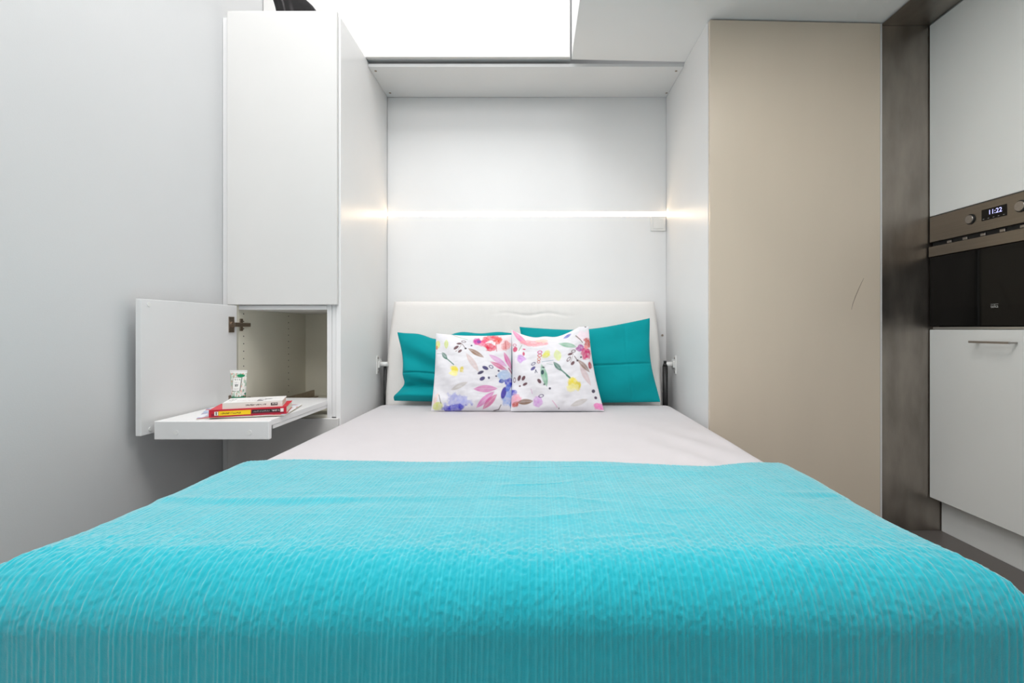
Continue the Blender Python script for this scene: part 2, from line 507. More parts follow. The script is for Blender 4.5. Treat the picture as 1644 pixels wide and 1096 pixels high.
# ------------------------------------------------------------------ LED strip and light switch
ls = thing('led_strip', ((NL + NR) / 2, YB, 1.489), 'warm white glowing light strip across the niche back', 'light strip')
box('profile', NL + .002, NR - .002, YB + .003, YB + .012, 1.477, 1.501, ALU, ls, bevel=.0005)
box('diffuser', NL + .003, NR - .003, YB - .0012, YB + .003, 1.4795, 1.4985, LED, ls, bevel=.001)
sw = thing('light_switch', (.691, YB, 1.435), 'square white light switch below the light strip', 'switch')
box('frame', .650, .731, YB - .009, YB, 1.394, 1.475, WPLAST, sw, bevel=.002)
box('rocker', .663, .718, YB - .013, YB - .0085, 1.407, 1.462, WPLAST, sw, bevel=.0015)

# ------------------------------------------------------------------ bed
MZ = .472
bf = thing('fold_down_bed', (-.06, 1.6, 0), 'fold-down wall bed with padded white headboard and pivot brackets', 'bed')
box('side_rail', -.79, -.765, .80, 2.47, .17, .258, BASEW, bf, bevel=.003)
box('side_rail', .645, .67, .80, 2.47, .17, .258, BASEW, bf, bevel=.003)
box('foot_rail', -.765, .645, .80, .825, .17, .258, BASEW, bf, bevel=.003)
box('head_rail', -.765, .645, 2.445, 2.47, .17, .258, BASEW, bf, bevel=.003)
for k in range(13):
    y = .86 + k * .122
    box('slat', -.765, .645, y, y + .06, .240, .258, BASEW, bf, bevel=.002, seg=1)
for x in (-.70, .58):
    box('leg', x - .03, x + .03, .83, .86, 0, .17, BASEW, bf, bevel=.004)

def cushion(name, TL, TR, BL, BR, T, n, m, parent=None, power=2.2, root=.5, top=None, left=None, right=None, bot=None,
            disp=None, color=None, back=.8):
    """padded panel between four corners; a = across, b = downwards; disp pushes the front face outwards"""
    a, b = np.meshgrid(np.linspace(0, 1, n), np.linspace(0, 1, n), indexing='ij')
    c = [np.array(v) for v in (TL, TR, BL, BR)]
    base = (c[0] * ((1 - a) * (1 - b))[..., None] + c[1] * (a * (1 - b))[..., None]
            + c[2] * ((1 - a) * b)[..., None] + c[3] * (a * b)[..., None])
    ex = (c[1] - c[0]); ex = ex / np.linalg.norm(ex)
    ez = ((c[0] + c[1]) - (c[2] + c[3])); ez = ez / np.linalg.norm(ez)
    nf = np.cross(ex, ez); nf = nf / np.linalg.norm(nf)
    if nf[1] > 0: nf = -nf
    if top is not None: base += ez * (top(a) * (1 - b) ** 2)[..., None]
    if bot is not None: base += ez * (bot(a) * b ** 2)[..., None]
    if left is not None: base += ex * (left(b) * (1 - a) ** 2)[..., None]
    if right is not None: base += ex * (right(b) * a ** 2)[..., None]
    u, v = 2 * a - 1, 2 * b - 1
    t = T * np.clip((1 - np.abs(u) ** power) * (1 - np.abs(v) ** power), 0, 1) ** root
    ft = t.copy()
    if disp is not None:
        ft = ft + disp(a, b) * np.clip(t / T * 2.5, 0, 1)
    Vf = base + nf * ft[..., None]
    Vb = base - nf * (back * t)[..., None]
    V = np.concatenate([Vf.reshape(-1, 3), Vb.reshape(-1, 3)])
    Q = np.concatenate([grid_faces(n, n, 0), grid_faces(n, n, n * n, True)])
    col = None
    if color is not None:
        cf = color(a, b).reshape(-1, 4)
        col = np.concatenate([cf, cf])
    me = np_mesh(name, V, Q, col)
    return link(name, me, m, parent, smooth=True)

g = lambda x, c, s: np.exp(-((x - c) / s) ** 2)
def hb_disp(a, b):
    wr = -.0035 * g(b, .135 + .012 * np.sin(a * 40) + .02 * (a - .5), .014) * np.clip(1.1 - np.abs(a - .54) / .16, 0, 1)
    ver = .0012 * np.sin(a * 210 + 4 * vnoise(a * 9, b * 4, 3)) * g(a, .54, .14) * g(b, .08, .09)
    return wr + ver + .003 * (fbm(a * 7, b * 4, 11) - .5)
cushion('headboard', (-.765, 2.652, 1.000), (.662, 2.652, 1.000), (-.770, 2.512, .430), (.663, 2.512, .430), .030, 150, LEATH, bf,
        power=26, root=.45, disp=hb_disp, back=.7,
        left=lambda b: -.012 * np.sin(np.pi * b), right=lambda b: .010 * np.sin(np.pi * b))
# pivot brackets on the niche sides
for s, xw in ((1, NL), (-1, NR)):
    bm = bmesh.new()
    lo, hi = sorted((xw, xw + s * .005))
    bm_box(bm, lo, hi, 2.500, 2.524, .617, .712, .001, 1)
    bm_box(bm, lo, hi, 2.524, 2.575, .640, .690, .001, 1)
    lo, hi = sorted((xw + s * .005, xw + s * .012))
    bm_box(bm, lo, hi, 2.512, 2.560, .648, .684, .002, 1)
    bk = done('pivot_bracket', bm, WPLAST, bf)
    cyl('pivot_pin', (xw + s * .012, 2.535, .666), (xw + s * .050, 2.535, .666), .012, WPLAST, bk)
    for z in (.628, .700):
        cyl('screw', (xw + s * .005, 2.512, z), (xw + s * .008, 2.512, z), .005, CHROME, bk, seg=12)
bm = bmesh.new()
bm_cyl(bm, (.687, 2.530, .655), (.689, 2.530, .30), .0135, seg=20)
bm_cyl(bm, (.687, 2.530, .655), (.687, 2.530, .672), .0135, .008, seg=20)
bm_cyl(bm, (.687, 2.530, .672), (.687, 2.530, .684), .008, seg=16)
tag(done('gas_strut', bm, BLACKPL, bf, smooth=True), 'black gas strut')
bm = bmesh.new()
bm_cyl(bm, (-.781, 2.540, .655), (-.781, 2.540, .30), .008, seg=20)
done('gas_strut', bm, BLACKPL, bf, smooth=True)

# mattress under the fitted sheet: rounded slab with a softly wrinkled top
def shear(x, y): return x - .013 * np.maximum(2.45 - y, 0)
def slab(name, x0, x1, y0, y1, z0, z1, r, n, m_, mt, wr):
    """closed cushion-like slab: arc-length grid over the top and the rounded sides"""
    def prof(lo, hi, k):
        t = np.linspace(-1, 1, k)
        # cosine spacing packs points at the edges
        s = np.sign(t) * (1 - (1 - np.abs(t)) ** 1.6)
        return (lo + hi) / 2 + s * (hi - lo) / 2
    xs, ys = prof(x0, x1, n), prof(y0, y1, m_)
    X, Y = np.meshgrid(xs, ys, indexing='ij')
    dx = np.clip(np.maximum(x0 + r - X, X - (x1 - r)), 0, r) / r
    dy = np.clip(np.maximum(y0 + r - Y, Y - (y1 - r)), 0, r) / r
    d = np.clip(np.sqrt(dx ** 2 + dy ** 2), 0, 1)
    # pull the square's corners onto the rounded plan
    drop = r * (1 - np.sqrt(np.clip(1 - d ** 2, 0, 1)))
    Z = z1 - drop + wr(X, Y) * (1 - d)
    top = np.stack([shear(X, Y), Y, Z], -1)
    Zb = z0 + drop * .4
    botm = np.stack([shear(X, Y), Y, Zb], -1)
    V = np.concatenate([top.reshape(-1, 3), botm.reshape(-1, 3)])
    Q = [grid_faces(n, m_, 0), grid_faces(n, m_, n * m_, True)]
    ring = [(i, 0) for i in range(n)] + [(n - 1, j) for j in range(1, m_)] + [(i, m_ - 1) for i in range(n - 2, -1, -1)] + [(0, j) for j in range(m_ - 2, 0, -1)]
    idx = np.array([i * m_ + j for i, j in ring])
    nx = np.roll(idx, -1)
    Q.append(np.stack([idx, nx, nx + n * m_, idx + n * m_], -1))
    me = np_mesh(name, V, np.concatenate(Q))
    bm = bmesh.new(); bm.from_mesh(me)
    bmesh.ops.recalc_face_normals(bm, faces=bm.faces)
    bm.to_mesh(me); bm.free()
    return link(name, me, mt, None, smooth=True)
def sheet_wr(X, Y):
    f = .006 * (fbm(X * 3, Y * 2.2, 5) - .5) + .003 * (fbm(X * 9 + Y * 3, Y * 6, 7) - .5)
    f += .0042 * np.sin(34 * (X + .55 * Y) + 5 * vnoise(X * 3, Y * 3, 9)) * g(X, .55, .16) * g(Y, 1.55, .3)
    return f - .003
mt = slab('mattress', -.808, .716, .775, 2.480, .262, MZ, .065, 190, 200, SHEET, sheet_wr)
tag(mt, 'mattress in a pale pinkish-white fitted sheet on the wall bed', 'mattress')

# ------------------------------------------------------------------ blanket
def build_blanket():
    nx, ny = 1500, 190
    x0, x1 = -.840, .748                   # where the sides hang, at the headboard end
    yf = .728                              # the foot face
    top = MZ + .009
    rx, ry = .065, .095                    # roll-over radii at the sides and the foot
    hang_x, hang_y = .16, .20
    def arc(L, r, hang):
        """arc length past the start of the roll-over -> outward run and drop"""
        q = r * math.pi / 2
        t = np.clip(L, 0, q) / r
        run = r * np.sin(t)
        drop = r * (1 - np.cos(t)) + np.maximum(L - q, 0)
        return run, drop
    W = (x1 - x0) - 2 * rx
    Lx = rx * math.pi / 2 + hang_x
    s = np.linspace(-Lx, W + Lx, nx)       # across
    yend = 1.365                           # nominal far edge
    Ltop = yend - (yf + ry)
    t = np.concatenate([np.linspace(0, .012, 5)[:-1], np.linspace(.012, Ltop, 150)[:-1],
                        np.linspace(Ltop, Ltop + ry * math.pi / 2, 60)[:-1], np.linspace(Ltop + ry * math.pi / 2, Ltop + ry * math.pi / 2 + hang_y, 33)])
    ny = len(t)
    Sg, Tg = np.meshgrid(s, t, indexing='ij')
    rl, dl = arc(-Sg, rx, hang_x)
    rr, dr_ = arc(Sg - W, rx, hang_x)
    left = Sg < 0
    right = Sg > W
    X = np.clip(Sg, 0, W) + x0 + rx - np.where(left, rl, 0) + np.where(right, rr, 0)
    dX = np.where(left, dl, 0) + np.where(right, dr_, 0)
    ryun, dY = arc(Tg - Ltop, ry, hang_y)
    # far hem: wavy edge, measured across the bed
    xx = np.array([-1.1, -.86, -.72, -.30, .02, .22, .38, .50, .62, .78, 1.1])
    ye = np.array([1.30, 1.335, 1.375, 1.362, 1.362, 1.346, 1.312, 1.305, 1.345, 1.345, 1.30])
    ysh = np.interp(X, xx, ye) - yend
    k = 9
    Y = yend - np.minimum(Tg, Ltop) - ryun + ysh * np.clip(1 - Tg / .45, 0, 1) ** 1.5
    # both sides hanging: the drop is shared round the corner and the fold flares out
    drop = (dX ** 6 + dY ** 6) ** (1 / 6)
    both = np.minimum(dX, dY)
    X = X + np.where(left, -1, 1) * (left | right) * (.05 * dX + .16 * both)
    Y = Y - .03 * dY - .10 * both
    Z = top - drop
    flat = np.clip(1 - drop / .03, 0, 1)
    # soft cross folds and lumps of the loosely laid cloth
    Z = Z + flat * (.010 * (fbm(X * 3.2 + 5, Y * 5, 21) - .45) + .004 * (fbm(X * 7, Y * 12, 23) - .5))
    yc = 1.055 + .02 * np.sin(X * 3) + .05 * vnoise(X * 3, X * 0, 31)
    Z = Z + flat * (.0024 * g(Y, yc, .016) - .0020 * g(Y, yc - .03, .024)) * np.clip(2.2 * vnoise(X * 4, X * 0 + 3, 33) - .5, 0, 1)
    rid = 1 - 2 * np.abs(fbm(X * 4 + 11, Y * 9 + 3, 27, 2) - .5)
    Z = Z + flat * .0045 * np.clip(rid - .90, 0, 1) * 4 * vnoise(X * 2.5 + 4, Y * 2.5, 29)
    # hem lies down on the sheet
    Z = Z - np.clip(1 - Tg / .012, 0, 1) * .0075
    # the loose sides spread a little towards the foot
    X = X + np.where(X > 0, 1, -1) * .028 * np.clip((np.abs(X + .046) - .55) / .2, 0, 1) * np.clip((.98 - Y) / .22, 0, 1) ** 2
    X = shear(X, Y)
    # bulge in the hanging face
    Y = Y - np.clip(dY / ry - .2, 0, 1) * .010 * (fbm(X * 5, Z * 3, 41) - .5)
    Pp = np.stack([X, Y, Z], -1)
    du = np.gradient(Pp, axis=0); dv = np.gradient(Pp, axis=1)
    nrm = np.cross(dv, du)
    ln = np.linalg.norm(nrm, axis=-1, keepdims=True)
    nrm = nrm / np.maximum(ln, 1e-9)
    nrm = nrm * np.sign(nrm[nx // 2, 40, 2])
    # raised cords running down the bed, unevenly spaced, wandering a little
    rs = np.random.RandomState(4)
    rib = np.zeros_like(X)
    wob = .0016 * (vnoise(Sg * 6 + 9, Tg * 6, 51) - .5) * 2 + .012 * (vnoise(Sg * 2 + 20, Tg * 1.7, 57) - .5)
    sw = Sg + wob
    pos = -Lx
    while pos < W + Lx:
        st = rs.choice([1.0, .55, .75], p=[.5, .3, .2])
        i0 = np.searchsorted(s, pos - .016); i1 = np.searchsorted(s, pos + .016)
        rib[i0:i1] = np.maximum(rib[i0:i1], st * np.exp(-((sw[i0:i1] - pos) / .0014) ** 2))
        pos += rs.choice([.0060, .0090, .0125], p=[.3, .4, .3])
    cr = fbm(Sg * 190, Tg * 150, 61, 2) - .5
    # creases crumple the cloth most where it bends over the foot
    bend = .5 + 1.1 * g(Tg, Ltop + .03, .09)
    Pp = Pp + nrm * (rib * .0011 + cr * .0024 * bend)[..., None]
    c = np.array(lin((2, 176, 193))[:3])
    c2 = np.array(lin((66, 208, 220))[:3])
    f = np.clip(rib * .42 + .25 * (cr + .25), 0, 1)[..., None]
    colr = c * (1 - f) + c2 * f
    colr = np.concatenate([colr, np.ones_like(colr[..., :1])], -1)
    me = np_mesh('blanket', Pp.reshape(-1, 3), grid_faces(nx, ny, 0, True), colr.reshape(-1, 4))
    m = mat('blanket_cotton', (60, 190, 205), .85, attr='print', sheen=1.0, spec=.1, var=.03, vscale=14, bump=.12, bscale=500)
    o = link('blanket', me, m, None, smooth=True)
    tag(o, 'turquoise ribbed cotton blanket spread over the foot half of the bed', 'blanket')
build_blanket()

# ------------------------------------------------------------------ pillows
def teal_l(a, b):
    d = -.010 * g(b, .60, .012) * np.clip(1.2 - a, 0, 1)
    d += -.028 * g(b, .80 - .06 * a, .05) * np.clip(1.0 - 1.3 * a, 0, 1) + .030 * g(b, .93, .06) * np.clip(1.1 - a, 0, 1)
    d += .016 * np.sin(12 * (b - .8 * a) + 1) * g(a, .15, .25) * g(b, .45, .25) - .016 * g(b - .25 * a, .70, .04) * g(a, .2, .12)
    return d + .010 * (fbm(a * 5, b * 4, 71) - .5)
p = cushion('pillow', P(638, 533, 2.49), P(826, 534, 2.49), P(634, 643, 2.415), P(836, 648, 2.40), .055, 110, TEAL, None,
            top=lambda a: -.034 * g(a, .32, .13) - .004 * np.sin(a * 20), left=lambda b: .034 * np.sin(np.pi * b) ** 1.2 + .022 * g(b, .76, .10) - .012 * g(b, .94, .05),
            right=lambda b: -.02 * np.sin(np.pi * b), disp=teal_l, back=.6)
tag(p, 'crumpled teal pillow with a folded lower corner, against the white headboard', 'pillow', 'teal pillows')
def teal_r(a, b):
    d = -.007 * g(b, .55, .010) - .003 * g(a, .80, .008)
    d += .010 * np.sin(13 * (a * .6 + b * .8)) * g(a, .85, .25) * g(b, .72, .22)
    d += .008 * np.sin(8 * (b + .5 * a)) * g(b, .25, .2)
    return d + .008 * (fbm(a * 5, b * 4, 81) - .5)
p = cushion('pillow', P(834, 524, 2.50), P(1043, 510, 2.50), P(842, 648, 2.40), P(1060, 645, 2.40), .055, 110, TEAL, None,
            top=lambda a: -.024 * np.sin(np.pi * a) ** .8 - .014 * g(a, .5, .3), right=lambda b: -.022 * np.sin(np.pi * b) ** 1.3,
            left=lambda b: .015 * np.sin(np.pi * b), disp=teal_r, back=.6)
tag(p, 'smooth teal pillow with a raised pointed corner, against the white headboard', 'pillow', 'teal pillows')

# floral print: painted strokes described in pattern coordinates
def painter(conv, items, seed):
    def paint(a, b):
        C = np.ones(a.shape + (3,)) * np.array(lin((230, 229, 234))[:3])
        n1 = fbm(a * 14, b * 14, seed, 3)
        n2 = fbm(a * 40, b * 40, seed + 5, 2)
        px, py = conv(a, b)
        for it in items:
            kind = it[0]
            if kind == 'leaf':
                _, cx, cy, ln, wd_, deg, col = it[:7]
                r = math.radians(deg)
                x = (px - cx) * math.cos(r) + (py - cy) * math.sin(r)
                y = -(px - cx) * math.sin(r) + (py - cy) * math.cos(r)
                h = np.clip(1 - (2 * x / ln) ** 2, 0, 1) ** 1.1 * wd_ / 2
                al = np.clip((h - np.abs(y)) / 7, 0, 1) * (.70 + .5 * (n1 - .3))
                al = al * (1 - .35 * g(y, 0, 3.5))
            elif kind == 'ell':
                _, cx, cy, rx, ry, deg, col = it[:7]
                r = math.radians(deg)
                x = (px - cx) * math.cos(r) + (py - cy) * math.sin(r)
                y = -(px - cx) * math.sin(r) + (py - cy) * math.cos(r)
                q = np.sqrt((x / rx) ** 2 + (y / ry) ** 2)
                al = np.clip((1 - q) * min(rx, ry) / 6, 0, 1) * .95
                if len(it) > 7: al = al * np.clip((q - .45) * 5, .12, 1)
            elif kind == 'blot':
                _, cx, cy, rx, ry, deg, col = it[:7]
                r = math.radians(deg)
                x = (px - cx) * math.cos(r) + (py - cy) * math.sin(r)
                y = -(px - cx) * math.sin(r) + (py - cy) * math.cos(r)
                q = np.sqrt((x / rx) ** 2 + (y / ry) ** 2) + (n1 - .5) * .9 + (n2 - .5) * .5
                al = np.clip((1 - q) * 4, 0, 1) * np.clip(.45 + 1.2 * n2 * .6, 0, 1)
            else:
                _, xa, ya, xb, yb, wd_, col = it[:7]
                dx, dy = xb - xa, yb - ya
                t = np.clip(((px - xa) * dx + (py - ya) * dy) / (dx * dx + dy * dy), 0, 1)
                q = np.hypot(px - xa - t * dx, py - ya - t * dy)
                al = np.clip((wd_ / 2 - q) / 4 + .5, 0, 1) * .85
            C = C * (1 - al[..., None]) + np.array(lin(col)[:3]) * al[..., None]
        return np.concatenate([C, np.ones_like(C[..., :1])], -1)
    return paint
BR, NV, PK, MG, LM, GR = (105, 68, 74), (62, 56, 112), (216, 112, 180), (206, 84, 140), (214, 226, 128), (42, 112, 92)
left_items = [
    ('leaf', 230, 220, 140, 62, 90, LM), ('blot', 115, 215, 32, 48, 0, (220, 222, 120)), ('blot', 100, 262, 14, 24, 0, (220, 120, 60)),
    ('leaf', 205, 372, 130, 60, 55, GR), ('line', 225, 400, 322, 485, 14, (70, 120, 105)), ('line', 105, 338, 180, 345, 6, (150, 165, 170)),
    ('blot', 335, 545, 62, 48, 0, (240, 222, 70)), ('blot', 422, 552, 34, 46, 20, (226, 206, 60)), ('blot', 320, 590, 60, 40, 0, (246, 238, 150)),
    ('leaf', 555, 455, 310, 78, 57, (214, 192, 190)),
    ('ell', 445, 178, 34, 19, 5, BR, 1), ('ell', 390, 208, 38, 17, -8, BR), ('ell', 355, 266, 44, 20, -42, BR), ('ell', 402, 312, 34, 19, -42, BR), ('ell', 356, 312, 17, 8, -30, (150, 120, 110)),
    ('line', 430, 215, 468, 270, 8, BR), ('line', 428, 205, 375, 300, 5, (150, 130, 120)), ('ell', 470, 272, 17, 15, 0, (66, 60, 66)), ('leaf', 598, 330, 250, 66, 32, (150, 112, 84)),
    ('blot', 900, 170, 130, 120, 0, (246, 222, 226)), ('blot', 655, 200, 70, 40, 10, (238, 130, 160)), ('blot', 600, 172, 72, 48, 10, (208, 60, 160)), ('blot', 630, 175, 24, 22, 0, (110, 70, 160)),
    ('blot', 770, 130, 120, 54, -5, (228, 62, 82)), ('blot', 765, 245, 74, 66, 0, (228, 44, 84)), ('blot', 860, 165, 44, 60, 30, (230, 92, 84)), ('blot', 700, 165, 40, 30, 0, (236, 70, 120)),
    ('ell', 770, 170, 34, 12, -25, (250, 232, 232)), ('ell', 822, 205, 14, 32, 10, (248, 236, 238)), ('blot', 965, 225, 52, 70, 0, (226, 150, 150)), ('line', 955, 170, 960, 270, 9, (190, 90, 100)), ('line', 840, 210, 850, 305, 10, (206, 130, 140)),
    ('line', 310, 82, 492, 150, 7, (140, 172, 140)), ('ell', 542, 230, 15, 13, 0, (70, 66, 90)),
    ('leaf', 868, 425, 290, 74, 34, (216, 150, 204)), ('leaf', 880, 500, 262, 66, 28, MG), ('leaf', 988, 425, 260, 66, 66, (216, 100, 166)), ('line', 1000, 520, 1040, 580, 16, (180, 90, 130)),
    ('ell', 715, 528, 44, 25, 24, NV), ('ell', 785, 512, 34, 25, 30, NV, 1), ('ell', 656, 586, 48, 21, -25, (54, 46, 84)), ('ell', 675, 660, 40, 25, -28, NV), ('ell', 755, 648, 16, 19, 0, (80, 78, 110)),
    ('ell', 877, 560, 17, 15, 0, (60, 54, 90)), ('ell', 845, 626, 15, 13, 0, (70, 64, 96)),
    ('blot', 945, 610, 90, 66, 0, (176, 198, 228)), ('blot', 985, 880, 84, 130, 10, (150, 176, 228)), ('blot', 1005, 690, 60, 60, -40, (56, 62, 186)), ('ell', 925, 825, 84, 32, 108, (66, 52, 158)), ('blot', 985, 760, 30, 50, 30, (80, 110, 210)), ('blot', 905, 685, 30, 24, 0, (60, 80, 170)), ('blot', 1010, 960, 30, 60, 10, (90, 140, 200)),
    ('leaf', 390, 750, 250, 62, -24, (200, 194, 188)), ('leaf', 708, 780, 310, 92, -2, PK), ('leaf', 700, 905, 320, 80, -40, (218, 124, 190)), ('leaf', 752, 930, 270, 80, -43, (206, 82, 144)),
    ('blot', 370, 925, 170, 92, 0, (176, 180, 230)), ('blot', 320, 1005, 165, 46, -6, (66, 62, 196)), ('blot', 110, 980, 70, 58, 0, (218, 224, 130)), ('blot', 95, 900, 30, 70, 20, (240, 210, 200)),
    ('line', 135, 850, 165, 950, 8, (90, 70, 56)), ('line', 790, 1032, 850, 1020, 10, (96, 86, 84)), ('line', 850, 1020, 882, 968, 9, (96, 86, 84)),
]
right_items = [
    ('leaf', 165, 165, 260, 84, 42, (236, 112, 170)), ('blot', 330, 215, 200, 46, 0, (246, 164, 172)), ('blot', 440, 172, 80, 40, 0, (250, 206, 190)),
    ('ell', 100, 275, 27, 22, -30, (204, 110, 146), 1), ('ell', 105, 328, 28, 40, 25, (206, 80, 116)), ('ell', 215, 310, 24, 11, 0, (222, 60, 120)), ('ell', 208, 372, 17, 32, 0, (204, 80, 116)),
    ('line', 186, 262, 150, 335, 9, (150, 180, 150)), ('blot', 180, 440, 60, 62, 0, (206, 150, 222)), ('line', 140, 405, 205, 412, 6, (170, 140, 200)),
    ('ell', 405, 348, 34, 28, 0, (204, 76, 150), 1), ('ell', 404, 392, 32, 26, 0, (206, 96, 84), 1), ('ell', 394, 438, 24, 26, 0, (214, 130, 90), 1), ('ell', 390, 474, 22, 22, 0, (196, 90, 80), 1),
    ('blot', 482, 375, 50, 56, 30, (226, 226, 78)), ('leaf', 622, 390, 170, 100, 78, (224, 234, 158)), ('line', 430, 475, 570, 455, 7, (150, 176, 190)), ('line', 490, 500, 560, 510, 6, (150, 176, 170)),
    ('ell', 326, 497, 36, 20, -35, (76, 70, 120), 1), ('ell', 322, 556, 40, 21, -42, (80, 74, 140)), ('line', 355, 572, 348, 612, 10, (60, 56, 90)), ('line', 355, 572, 372, 608, 10, (60, 56, 90)),
    ('leaf', 458, 640, 300, 84, 76, (126, 182, 150)), ('ell', 437, 605, 22, 34, 5, (40, 66, 78)), ('ell', 448, 545, 24, 11, 5, (50, 76, 80)), ('ell', 400, 710, 36, 22, 50, (92, 54, 64)), ('ell', 460, 748, 14, 14, 0, (80, 96, 90)), ('ell', 528, 795, 17, 16, 0, (52, 46, 72)),
    ('ell', 97, 690, 19, 36, 0, (98, 50, 60), 1), ('ell', 155, 672, 22, 38, 22, (98, 50, 60)), ('ell', 208, 675, 22, 34, 35, (98, 50, 60)), ('ell', 228, 742, 36, 18, -24, (98, 56, 66)), ('ell', 165, 762, 15, 13, 0, (98, 50, 60)),
    ('leaf', 622, 535, 170, 64, 50, GR), ('line', 655, 570, 772, 680, 18, (76, 130, 112)), ('line', 735, 650, 772, 680, 22, (76, 130, 112)),
    ('blot', 800, 742, 78, 62, 0, (234, 216, 76)), ('blot', 870, 772, 40, 56, 20, (222, 204, 56)), ('blot', 800, 790, 80, 46, 0, (246, 238, 160)),
    ('leaf', 745, 275, 280, 66, 26, (136, 182, 156)), ('leaf', 965, 650, 290, 80, 60, (216, 194, 196)),
    ('ell', 820, 370, 34, 21, 5, BR, 1), ('ell', 780, 398, 38, 18, -5, BR), ('ell', 760, 458, 40, 22, -48, BR, 1), ('ell', 810, 512, 32, 22, -40, BR), ('line', 820, 400, 780, 500, 6, (150, 130, 120)),
    ('line', 832, 432, 870, 488, 9, BR), ('ell', 872, 488, 18, 14, 0, (66, 56, 62)), ('leaf', 952, 552, 230, 60, 42, (140, 104, 86)), ('ell', 918, 455, 15, 14, 0, (64, 54, 74)),
    ('blot', 950, 200, 90, 80, 0, (244, 226, 236)), ('blot', 1000, 290, 54, 62, 0, (196, 76, 70)), ('blot', 910, 345, 54, 46, 20, (170, 50, 150)), ('blot', 985, 415, 70, 66, 20, (206, 50, 112)), ('blot', 985, 335, 30, 26, 0, (240, 160, 160)), ('blot', 1035, 540, 26, 46, 0, (176, 66, 76)),
    ('leaf', 745, 150, 120, 50, -12, (76, 80, 186)), ('ell', 980, 90, 16, 15, 0, (54, 46, 62)), ('ell', 912, 66, 14, 9, 0, (110, 96, 100)), ('line', 852, 188, 938, 288, 11, (120, 96, 84)),
    ('ell', 1062, 826, 27, 22, -25, (62, 50, 74)), ('ell', 1086, 895, 22, 18, 0, (74, 50, 80)), ('blot', 1125, 990, 84, 40, 5, (240, 126, 192)),
    ('leaf', 880, 950, 240, 66, -18, (198, 192, 188)),
    ('blot', 95, 830, 60, 36, 0, (84, 82, 196)), ('blot', 125, 920, 62, 80, 0, (242, 170, 190)), ('leaf', 235, 938, 210, 66, -6, (134, 94, 62)), ('blot', 125, 965, 44, 34, 0, (196, 96, 86)),
    ('blot', 385, 925, 56, 62, 40, (210, 156, 220)), ('ell', 425, 876, 38, 22, -10, (76, 60, 104), 1), ('line', 560, 930, 620, 1000, 9, (220, 170, 200)), ('line', 300, 800, 320, 850, 8, (220, 180, 210)), ('ell', 638, 1008, 9, 13, 0, (100, 90, 90)),
]
def conv_l(a, b): return 95 - 60 * b + a * (940 + 60 * b), 72 + b * 965
def conv_r(a, b): return 66 + a * (955 + 160 * b ** 1.3), 88 + b * 945
def fl_disp(seed):
    def f(a, b):
        d = .020 * (fbm(a * 4, b * 4, seed) - .5) + .008 * (fbm(a * 3 + b * 9, b * 3 - a * 4, seed + 2) - .5)
        return d + .004 * np.sin(16 * (a + .5 * b)) * g(b, .9, .14) + .005 * np.sin(13 * (a - b)) * g(a, .1, .15)
    return f
p = cushion('floral_cushion', P(700, 535, 2.335), P(823, 537, 2.335), P(692, 660, 2.235), P(826, 660, 2.235), .056, 260, PRINT, None,
            top=lambda a: -.010 * np.sin(np.pi * a), left=lambda b: .006 * np.sin(np.pi * b), right=lambda b: -.008 * np.sin(np.pi * b),
            disp=fl_disp(91), color=painter(conv_l, left_items, 101), back=.6)
tag(p, 'white floral cushion with a red rose print, leaning on the crumpled teal pillow', 'cushion', 'floral cushions')
p = cushion('floral_cushion', P(821, 529, 2.335), P(945, 524, 2.335), P(820, 660, 2.215), P(970, 660, 2.215), .056, 260, PRINT, None,
            top=lambda a: -.052 * np.sin(np.pi * np.clip(a * 1.15, 0, 1)) ** .9 + .010 * g(a, .42, .1), right=lambda b: -.012 * np.sin(np.pi * b),
            left=lambda b: .006 * np.sin(np.pi * b),
            disp=fl_disp(95), color=painter(conv_r, right_items, 131), back=.6)
tag(p, 'white floral cushion with a dipped top edge and yellow bloom, on the smooth teal pillow', 'cushion', 'floral cushions')

# ------------------------------------------------------------------ things on the pull-out shelf
def printed(name, O, ux, uy, n, m, fn, parent=None, mt=PAPERP):
    """a flat printed sheet: origin O, edges ux and uy, colour fn(a, b)"""
    a, b = np.meshgrid(np.linspace(0, 1, n), np.linspace(0, 1, m), indexing='ij')
    V = np.array(O) + a[..., None] * np.array(ux) + b[..., None] * np.array(uy)
    return link(name, np_mesh(name, V.reshape(-1, 3), grid_faces(n, m), fn(a, b).reshape(-1, 4)), mt, parent)
def solid(a, rgb):
    return np.ones(a.shape + (4,)) * np.array(lin(rgb))
def put(C, mask, rgb):
    m = np.clip(mask, 0, 1)[..., None]
    return C * (1 - m) + np.array(lin(rgb)) * m
def rect(a, b, a0, a1, b0, b1): return ((a > a0) & (a < a1) & (b > b0) & (b < b1)).astype(float)
def scribble(a, b, a0, a1, b0, b1, seed, k=26):
    """unreadable small lettering: broken strokes"""
    t = (a - a0) / (a1 - a0) * k
    r = vnoise(t * 2.3, np.floor((b - b0) / (b1 - b0) * 3) + seed, seed)
    return rect(a, b, a0, a1, b0, b1) * (r > .5)

